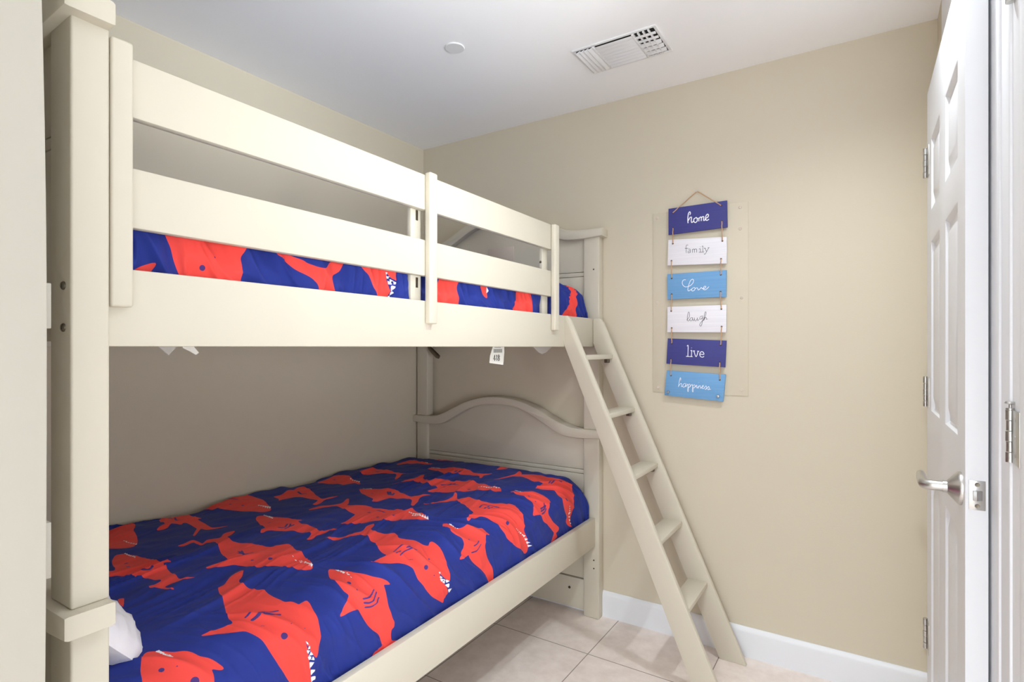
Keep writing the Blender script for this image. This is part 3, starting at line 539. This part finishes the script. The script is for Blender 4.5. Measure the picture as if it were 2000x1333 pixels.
    for poly in data['white']: fill(wh, poly, .3)
    for poly, w in data['line']:
        r = region(poly)
        if ln[r].size: ln[r] = np.minimum(ln[r], seg_dist(Sm[r], Tm[r], [(v.x, v.y) for v in spline([Vector((a, b_, 0)) for a, b_ in poly], 4)], False)-w)
    for c, w in data['dot']:
        r = region([c])
        if ln[r].size: ln[r] = np.minimum(ln[r], np.hypot(Sm[r]-c[0], Tm[r]-c[1])-w)
    for nm, F in (('sd_red', red), ('sd_line', ln), ('sd_white', wh)):
        at = me.attributes.new(nm, 'FLOAT', 'POINT'); at.data.foreach_set('value', F.astype(np.float32).ravel())
    me.materials.append(M_print); me.shade_smooth()
    ob = link(bpy.data.objects.new(name, me)); ob.location = (BP.x, BP.y-.006, 0); ob.rotation_euler = (0, 0, BR)
    md = ob.modifiers.new('cloth', 'SOLIDIFY'); md.thickness = .003; md.offset = -1
    tag(ob, label, 'bed cover'); return ob
cover('bed_cover', LO, .645, .415, .10, .075, 'navy bed cover printed with coral sharks spread over the lower bunk', 11, 1.0)
cover('bed_cover', UP, 1.50, 1.275, .085, .075, 'navy bed cover with coral sharks glimpsed behind the upper guardrail', 31, 1.1, 1.6)

# ---------------------------------------------------------------- pillow
def pillow():
    m = MB(); n = 30; L, W_, Hh = .56, .20, .05
    grid = {}
    for sgn in (1, -1):
        for i in range(n+1):
            for j in range(n+1):
                u, v = -1+2*i/n, -1+2*j/n
                ed = (1-abs(u)**2.6)*(1-abs(v)**2.6)
                x = u*L/2*(1-.07*(v*v)); y = v*W_/2*(1-.07*(u*u))
                z = sgn*Hh*max(ed, 0)**.45+(.004*math.sin(9*u+4*v)+.003*math.sin(17*v-6*u)+.0035*math.sin(26*u+15*v*v)+.0025*math.sin(40*v+22*u))*max(ed, 0)**.5
                if ed < 1e-6 and sgn < 0: grid[(sgn, i, j)] = grid[(1, i, j)]; continue
                grid[(sgn, i, j)] = m.bm.verts.new((x, y, z))
    for sgn in (1, -1):
        for i in range(n):
            for j in range(n):
                f = [grid[(sgn, i, j)], grid[(sgn, i+1, j)], grid[(sgn, i+1, j+1)], grid[(sgn, i, j+1)]]
                try: m.bm.faces.new(f if sgn > 0 else f[::-1])
                except ValueError: pass
    bmesh.ops.recalc_face_normals(m.bm, faces=m.bm.faces[:]); return m
pil = pillow().build('pillow', M_white, smooth=80); tag(pil, 'white pillow tucked behind the near post of the lower bunk', 'pillow')
pil.location = (-1.41, .455, .715); pil.rotation_euler = (math.radians(-50), math.radians(9), math.radians(0))

# ---------------------------------------------------------------- ladder
lad = thing('bunk_ladder', (-.75, 2.13, 0), 'cream wooden five rung ladder leaning against the upper bunk rail', 'ladder'); lo = Vector(lad.location)
xl = lambda z: -.526-.44*(z-.027)      # rear edge of a stile
xr = lambda z: -.544-.443*(z-.289)     # front edge
def stile(y0, y1, dx=0):
    m = MB(); zt = 1.345
    m.prism([(xl(0)+dx, 0), (xr(0)+dx, 0), (xr(zt-.02)+dx, zt-.02), (xr(zt)+dx-.008, zt), (-1.030+dx*.0, zt), (-1.034, zt-.006), (-1.034, 1.236)], 1, y0, y1, .003)
    m.build('stile', M_cream, lad, off=lo)
stile(1.980, 2.000); stile(2.262, 2.282, .018)
for k, z in enumerate([.289, .5135, .738, .9625, 1.187]):
    m = MB(); m.box(xr(z)-.076+.003, xr(z)+.003, 1.998, 2.264, z-.019, z, .003); r_ = m.build('rung', M_cream, lad, off=lo)
    if k >= 2:
        m = MB(); m.box(xr(z)-.03, xr(z)-.012, 2.244, 2.262, z-.036, z-.019, .001); m.build('rung_bracket', M_bolt, r_, off=(0, 0, 0) if False else lo)

# ---------------------------------------------------------------- access panel, plaques
ap = thing('access_panel', (-.596, YB, 1.025), 'beige painted access panel screwed to the wall behind the plaques', 'panel'); ao = Vector(ap.location)
m = MB(); m.box(-.788, -.404, YB-.0035, YB-.0001, 1.026, 1.794, .001); m.build('cover_plate', M_wall, ap, off=ao)
LET={'home':([[(-6267,17658),(-6242,17731),(-6274,17786),(-6324,17716),(-6350,17516),(-6342,17324)],[(-6332,17425),(-6262,17543),(-6199,17548),(-6212,17422),(-6187,17331),(-6124,17374)],[(-6013,17511),(-6095,17471),(-6105,17371),(-6043,17313),(-5973,17368),(-5973,17474),(-6025,17526),(-5939,17459)],[(-5902,17497),(-5902,17346)],[(-5902,17447),(-5840,17515),(-5804,17485),(-5811,17348)],[(-5806,17460),(-5755,17516),(-5706,17498),(-5718,17374),(-5674,17351)],[(-5674,17351),(-5633,17426),(-5543,17477),(-5524,17562),(-5572,17593),(-5626,17512),(-5633,17401),(-5584,17345),(-5500,17384)]],1.9),'family':([[(-6337,16416),(-6392,16419),(-6417,16373),(-6417,16098)],[(-6471,16289),(-6337,16281)],[(-6337,16238),(-6274,16250),(-6249,16209),(-6249,16090)],[(-6249,16171),(-6317,16165),(-6344,16127),(-6312,16088),(-6249,16120)],[(-6162,16226),(-6162,16082)],[(-6157,16208),(-6112,16234),(-6082,16201),(-6082,16079)],[(-6080,16201),(-6033,16231),(-5993,16197),(-5993,16079)],[(-5897,16211),(-5845,16213),(-5845,16075)],[(-5902,16073),(-5787,16075)],[(-5845,16301),(-5843,16281)],[(-5779,16308),(-5743,16309),(-5743,16073)],[(-5787,16072),(-5694,16074)],[(-5665,16224),(-5596,16080)],[(-5512,16224),(-5596,16072),(-5657,15978),(-5699,16002)],[(-5694,16224),(-5633,16223)],[(-5548,16227),(-5480,16226)]],0.85),'love':([[(-6431,14986),(-6526,14981),(-6578,14893),(-6550,14771),(-6455,14694),(-6337,14699),(-6219,14751),(-6137,14841),(-6114,14939),(-6161,14990),(-6243,14931),(-6313,14757),(-6349,14592),(-6320,14514),(-6231,14562),(-6130,14639)],[(-6126,14639),(-6189,14588),(-6184,14516),(-6119,14508),(-6056,14580),(-6079,14641),(-6121,14631)],[(-6061,14600),(-5963,14622),(-5929,14538),(-5859,14576),(-5809,14637)],[(-5809,14632),(-5745,14570),(-5653,14604),(-5626,14654),(-5674,14671),(-5719,14615),(-5717,14549),(-5653,14529),(-5573,14572),(-5501,14649)]],1.15),'laugh':([[(-6396,13306),(-6290,13446),(-6290,13612),(-6325,13637),(-6360,13495),(-6372,13353),(-6337,13268),(-6266,13338)],[(-6158,13406),(-6231,13396),(-6266,13326),(-6224,13270),(-6161,13335),(-6154,13406),(-6137,13275),(-6084,13333)],[(-6079,13404),(-6075,13297),(-6028,13272),(-5968,13358),(-5963,13401),(-5952,13282),(-5889,13328)],[(-5783,13461),(-5843,13432),(-5866,13355),(-5825,13331),(-5767,13395),(-5761,13477),(-5767,13219),(-5813,13055),(-5866,13079),(-5843,13173),(-5722,13300)],[(-5722,13300),(-5630,13497),(-5619,13606),(-5653,13615),(-5694,13452),(-5710,13276),(-5653,13399),(-5608,13390),(-5608,13325),(-5546,13335)]],0.8),'live':([[(-6384,12231),(-6337,12245),(-6349,11811)],[(-6419,11808),(-6278,11797)],[(-6236,12038),(-6194,12043),(-6205,11810)],[(-6266,11802),(-6154,11796)],[(-6201,12162),(-6191,12154)],[(-6109,12038),(-6014,11795),(-5929,12027)],[(-6149,12036),(-6063,12034)],[(-5968,12027),(-5885,12020)],[(-5866,11905),(-5710,11892),(-5722,11969),(-5779,12004),(-5843,11973),(-5866,11884),(-5829,11801),(-5751,11779),(-5694,11817)]],1.45),'happiness':([[(-6645,10804),(-6638,10877),(-6664,10907),(-6705,10730),(-6736,10524)],[(-6722,10573),(-6645,10672),(-6602,10657),(-6614,10546),(-6550,10568)],[(-6460,10691),(-6533,10645),(-6550,10549),(-6502,10522),(-6443,10615),(-6426,10692),(-6438,10541),(-6372,10634)],[(-6365,10675),(-6325,10505),(-6332,10350),(-6360,10401),(-6325,10624),(-6273,10662),(-6250,10603),(-6285,10530),(-6318,10541)],[(-6262,10550),(-6177,10658)],[(-6177,10665),(-6137,10508),(-6137,10346),(-6168,10404),(-6133,10603),(-6075,10640),(-6051,10582),(-6086,10514),(-6126,10525)],[(-6061,10539),(-5986,10632)],[(-5986,10632),(-5982,10507),(-5926,10556)],[(-5908,10743),(-5899,10734)],[(-5922,10611),(-5917,10493)],[(-5912,10564),(-5852,10613),(-5834,10506),(-5783,10550)],[(-5783,10550),(-5722,10583),(-5731,10630),(-5765,10598),(-5777,10520),(-5722,10494),(-5660,10560)],[(-5660,10560),(-5614,10615),(-5592,10527),(-5635,10469),(-5665,10494)],[(-5605,10487),(-5555,10540)],[(-5555,10540),(-5512,10596),(-5490,10515),(-5524,10462),(-5560,10484)],[(-5510,10472),(-5426,10483)]],0.95)}
CORD= [((-697, 1783), (-601, 1863)), ((-601, 1863), (-502, 1787)), ((-696, 1719), (-697, 1654)), ((-500, 1724), (-498, 1645)), ((-703, 1582), (-702, 1509)), ((-503, 1573), (-504, 1510)), ((-702, 1441), (-704, 1371)), ((-505, 1441), (-502, 1372)), ((-702, 1299), (-701, 1235)), ((-501, 1301), (-504, 1228)), ((-705, 1168), (-705, 1100)), ((-508, 1157), (-508, 1088))]
BOLT= [(-716, 1030), (-514, 1022)]
SCREW= [(-770, 1773), (-434, 1775), (-434, 1690), (-428, 1415), (-428, 1049), (-765, 1046), (-770, 1409)]
for x, z in SCREW:
    m = MB(); m.lathe([(0, 0), (.0062, 0), (.0055, .0022), (.0022, .0028), (.001, .0012), (0, .0012)], (x/1000, YB-.0035, z/1000), (0, -1, 0), 16); m.build('screw', M_sticker, ap, off=ao)
sg = thing('hanging_sign', (-.60, YB, 1.0), 'six word plaques in navy, white and sky blue strung on jute cord', 'wall sign'); so = Vector(sg.location)
YP = 2.325
PL = {'home': ([(-.716, 1.803), (-.481, 1.805), (-.479, 1.698), (-.716, 1.693)], M_navyp, M_lett),
 'family': ([(-.717, 1.672), (-.482, 1.660), (-.482, 1.553), (-.720, 1.564)], M_whitep, M_ink),
 'love': ([(-.721, 1.527), (-.483, 1.527), (-.484, 1.420), (-.720, 1.420)], M_bluep, M_lett),
 'laugh': ([(-.720, 1.389), (-.483, 1.388), (-.484, 1.278), (-.721, 1.282)], M_whitep, M_ink),
 'live': ([(-.719, 1.256), (-.483, 1.245), (-.488, 1.138), (-.725, 1.149)], M_navyp, M_lett),
 'happiness': ([(-.723, 1.121), (-.486, 1.109), (-.495, 1.001), (-.733, 1.015)], M_bluep, M_lett)}
PLAB = {'home': 'navy plaque lettered home', 'family': 'white plaque lettered family', 'love': 'sky blue plaque lettered Love', 'laugh': 'white plaque lettered laugh', 'live': 'navy plaque lettered live', 'happiness': 'sky blue plaque lettered happiness'}
for nm, (q, mp_, ml) in PL.items():
    m = MB(); m.prism(q, 1, YP, YP+.008, .0008); p = m.build('plaque', mp_, sg, off=so, label=PLAB[nm])
    strokes, hw = LET[nm]; m = MB()
    for st in strokes:
        pts = spline([Vector((a/10000, YP-.0002, b_/10000)) for a, b_ in st], 5)
        m.tube(pts, hw/1000, 8, flat=.35)
    m.build('lettering', ml, p, off=so)
for i, (a, b_) in enumerate(CORD):
    A = Vector((a[0]/1000, YP-.002, a[1]/1000)); B = Vector((b_[0]/1000, YP-.002, b_[1]/1000))
    if i == 0: B.y = YB-.006
    if i == 1: A.y = YB-.006
    m = MB(); m.tube([A.lerp(B, k/8)+Vector((.0006*math.sin(k*2.1), -.001*math.sin(math.pi*k/8), 0)) for k in range(9)], .0021, 8)
    cd = m.build('cord', M_rope, sg, off=so)
    for e_ in ((A, B) if i > 1 else ((A,) if i == 0 else (B,))):
        m = MB(); m.lathe([(0, 0), (.0036, 0), (.0036, .0008), (0, .001)], (e_.x, YP-.0002, e_.z), (0, -1, 0), 14)
        m.build('cord_hole', M_hole, cd, off=so)
m = MB(); m.lathe([(0, -.004), (.0018, -.004), (.0018, .006), (.0035, .0065), (.0035, .0075), (0, .0075)], (-.601, YB-.004, 1.862), (0, -1, 0), 12); m.build('nail', M_metal, sg, off=so)
for x, z in BOLT:
    m = MB(); m.lathe([(0, 0), (.0062, 0), (.0062, .006), (.005, .009), (0, .0095)], (x/1000, YP, z/1000), (0, -1, 0), 18); m.build('rivet', M_metal, sg, off=so)

# ---------------------------------------------------------------- ceiling: sprinkler cover and air vent
m = MB(); m.lathe([(0, 0), (.036, 0), (.0365, -.0025), (.0345, -.0045), (0, -.005)], (0, 0, 0), (0, 0, 1), 48)
spk = m.build('sprinkler_cover', M_gasket); spk.location = (-1.288, 1.605, ZC-.0001)
tag(spk, 'small round white sprinkler cover on the ceiling', 'sprinkler cover')
vt = thing('ceiling_vent', (-.775, 1.955, ZC), 'white rectangular air vent with louvres and an open grid end on the ceiling', 'air vent'); vo = Vector((vt.location.x, vt.location.y, ZC))
VX0, VX1, VY0, VY1 = -.925, -.628, 1.868, 2.045
m = MB(); zf0, zf1 = ZC-.006, ZC-.0001
m.box(VX0-.011, VX1+.011, VY0-.011, VY0, zf0, zf1, .002); m.box(VX0-.011, VX1+.011, VY1, VY1+.011, zf0, zf1, .002)
m.box(VX0-.011, VX0, VY0, VY1, zf0, zf1, .002); m.box(VX1, VX1+.011, VY0, VY1, zf0, zf1, .002)
m.box(-.858, -.850, VY0, VY1, ZC-.010, zf1, .001); m.box(-.708, -.700, VY0, VY1, ZC-.010, zf1, .001); m.build('frame', M_gasket, vt, off=vo)
m = MB(); m.box(VX0, VX1, VY0, VY1, ZC-.0012, ZC-.0002); m.build('duct_shade_plate', M_dark, vt, off=vo)  # flat black plate, the shade inside the duct put into its colour
def tilt(axis, ang, c): return Matrix.Translation(c) @ Matrix.Rotation(ang, 4, axis) @ Matrix.Translation([-q for q in c])
for k in range(8):
    y = VY0+.013+k*.0205; c = (-.779, y, ZC-.009)
    m = MB(); m.box(-.850, -.708, y-.0085, y+.0085, ZC-.0095, ZC-.0087, .0002, mat=tilt('X', math.radians(-8-3*k), c)); m.build('louver', M_gasket, vt, off=vo)
for k in range(4):
    x = VX0+.010+k*.0165; c = (x, 1.95, ZC-.009)
    m = MB(); m.box(x-.010, x+.010, VY0, VY1, ZC-.0095, ZC-.0085, .0003, mat=tilt('Y', math.radians(-18), c)); m.build('louver', M_gasket, vt, off=vo)
for k in range(3):
    x = -.684+k*.0185
    m = MB(); m.box(x-.0022, x+.0022, VY0, VY1, ZC-.010, ZC-.0014, .0004); m.build('grid_bar', M_gasket, vt, off=vo)
for k in range(5):
    y = VY0+.027+k*.031; m = MB(); m.box(-.700, VX1, y-(.005 if k < 2 else .0085), y+(.005 if k < 2 else .0085), ZC-.009, ZC-.0075, .0003, mat=tilt('X', math.radians(-24), (-.66, y, ZC-.008))); m.build('grid_bar', M_gasket, vt, off=vo)
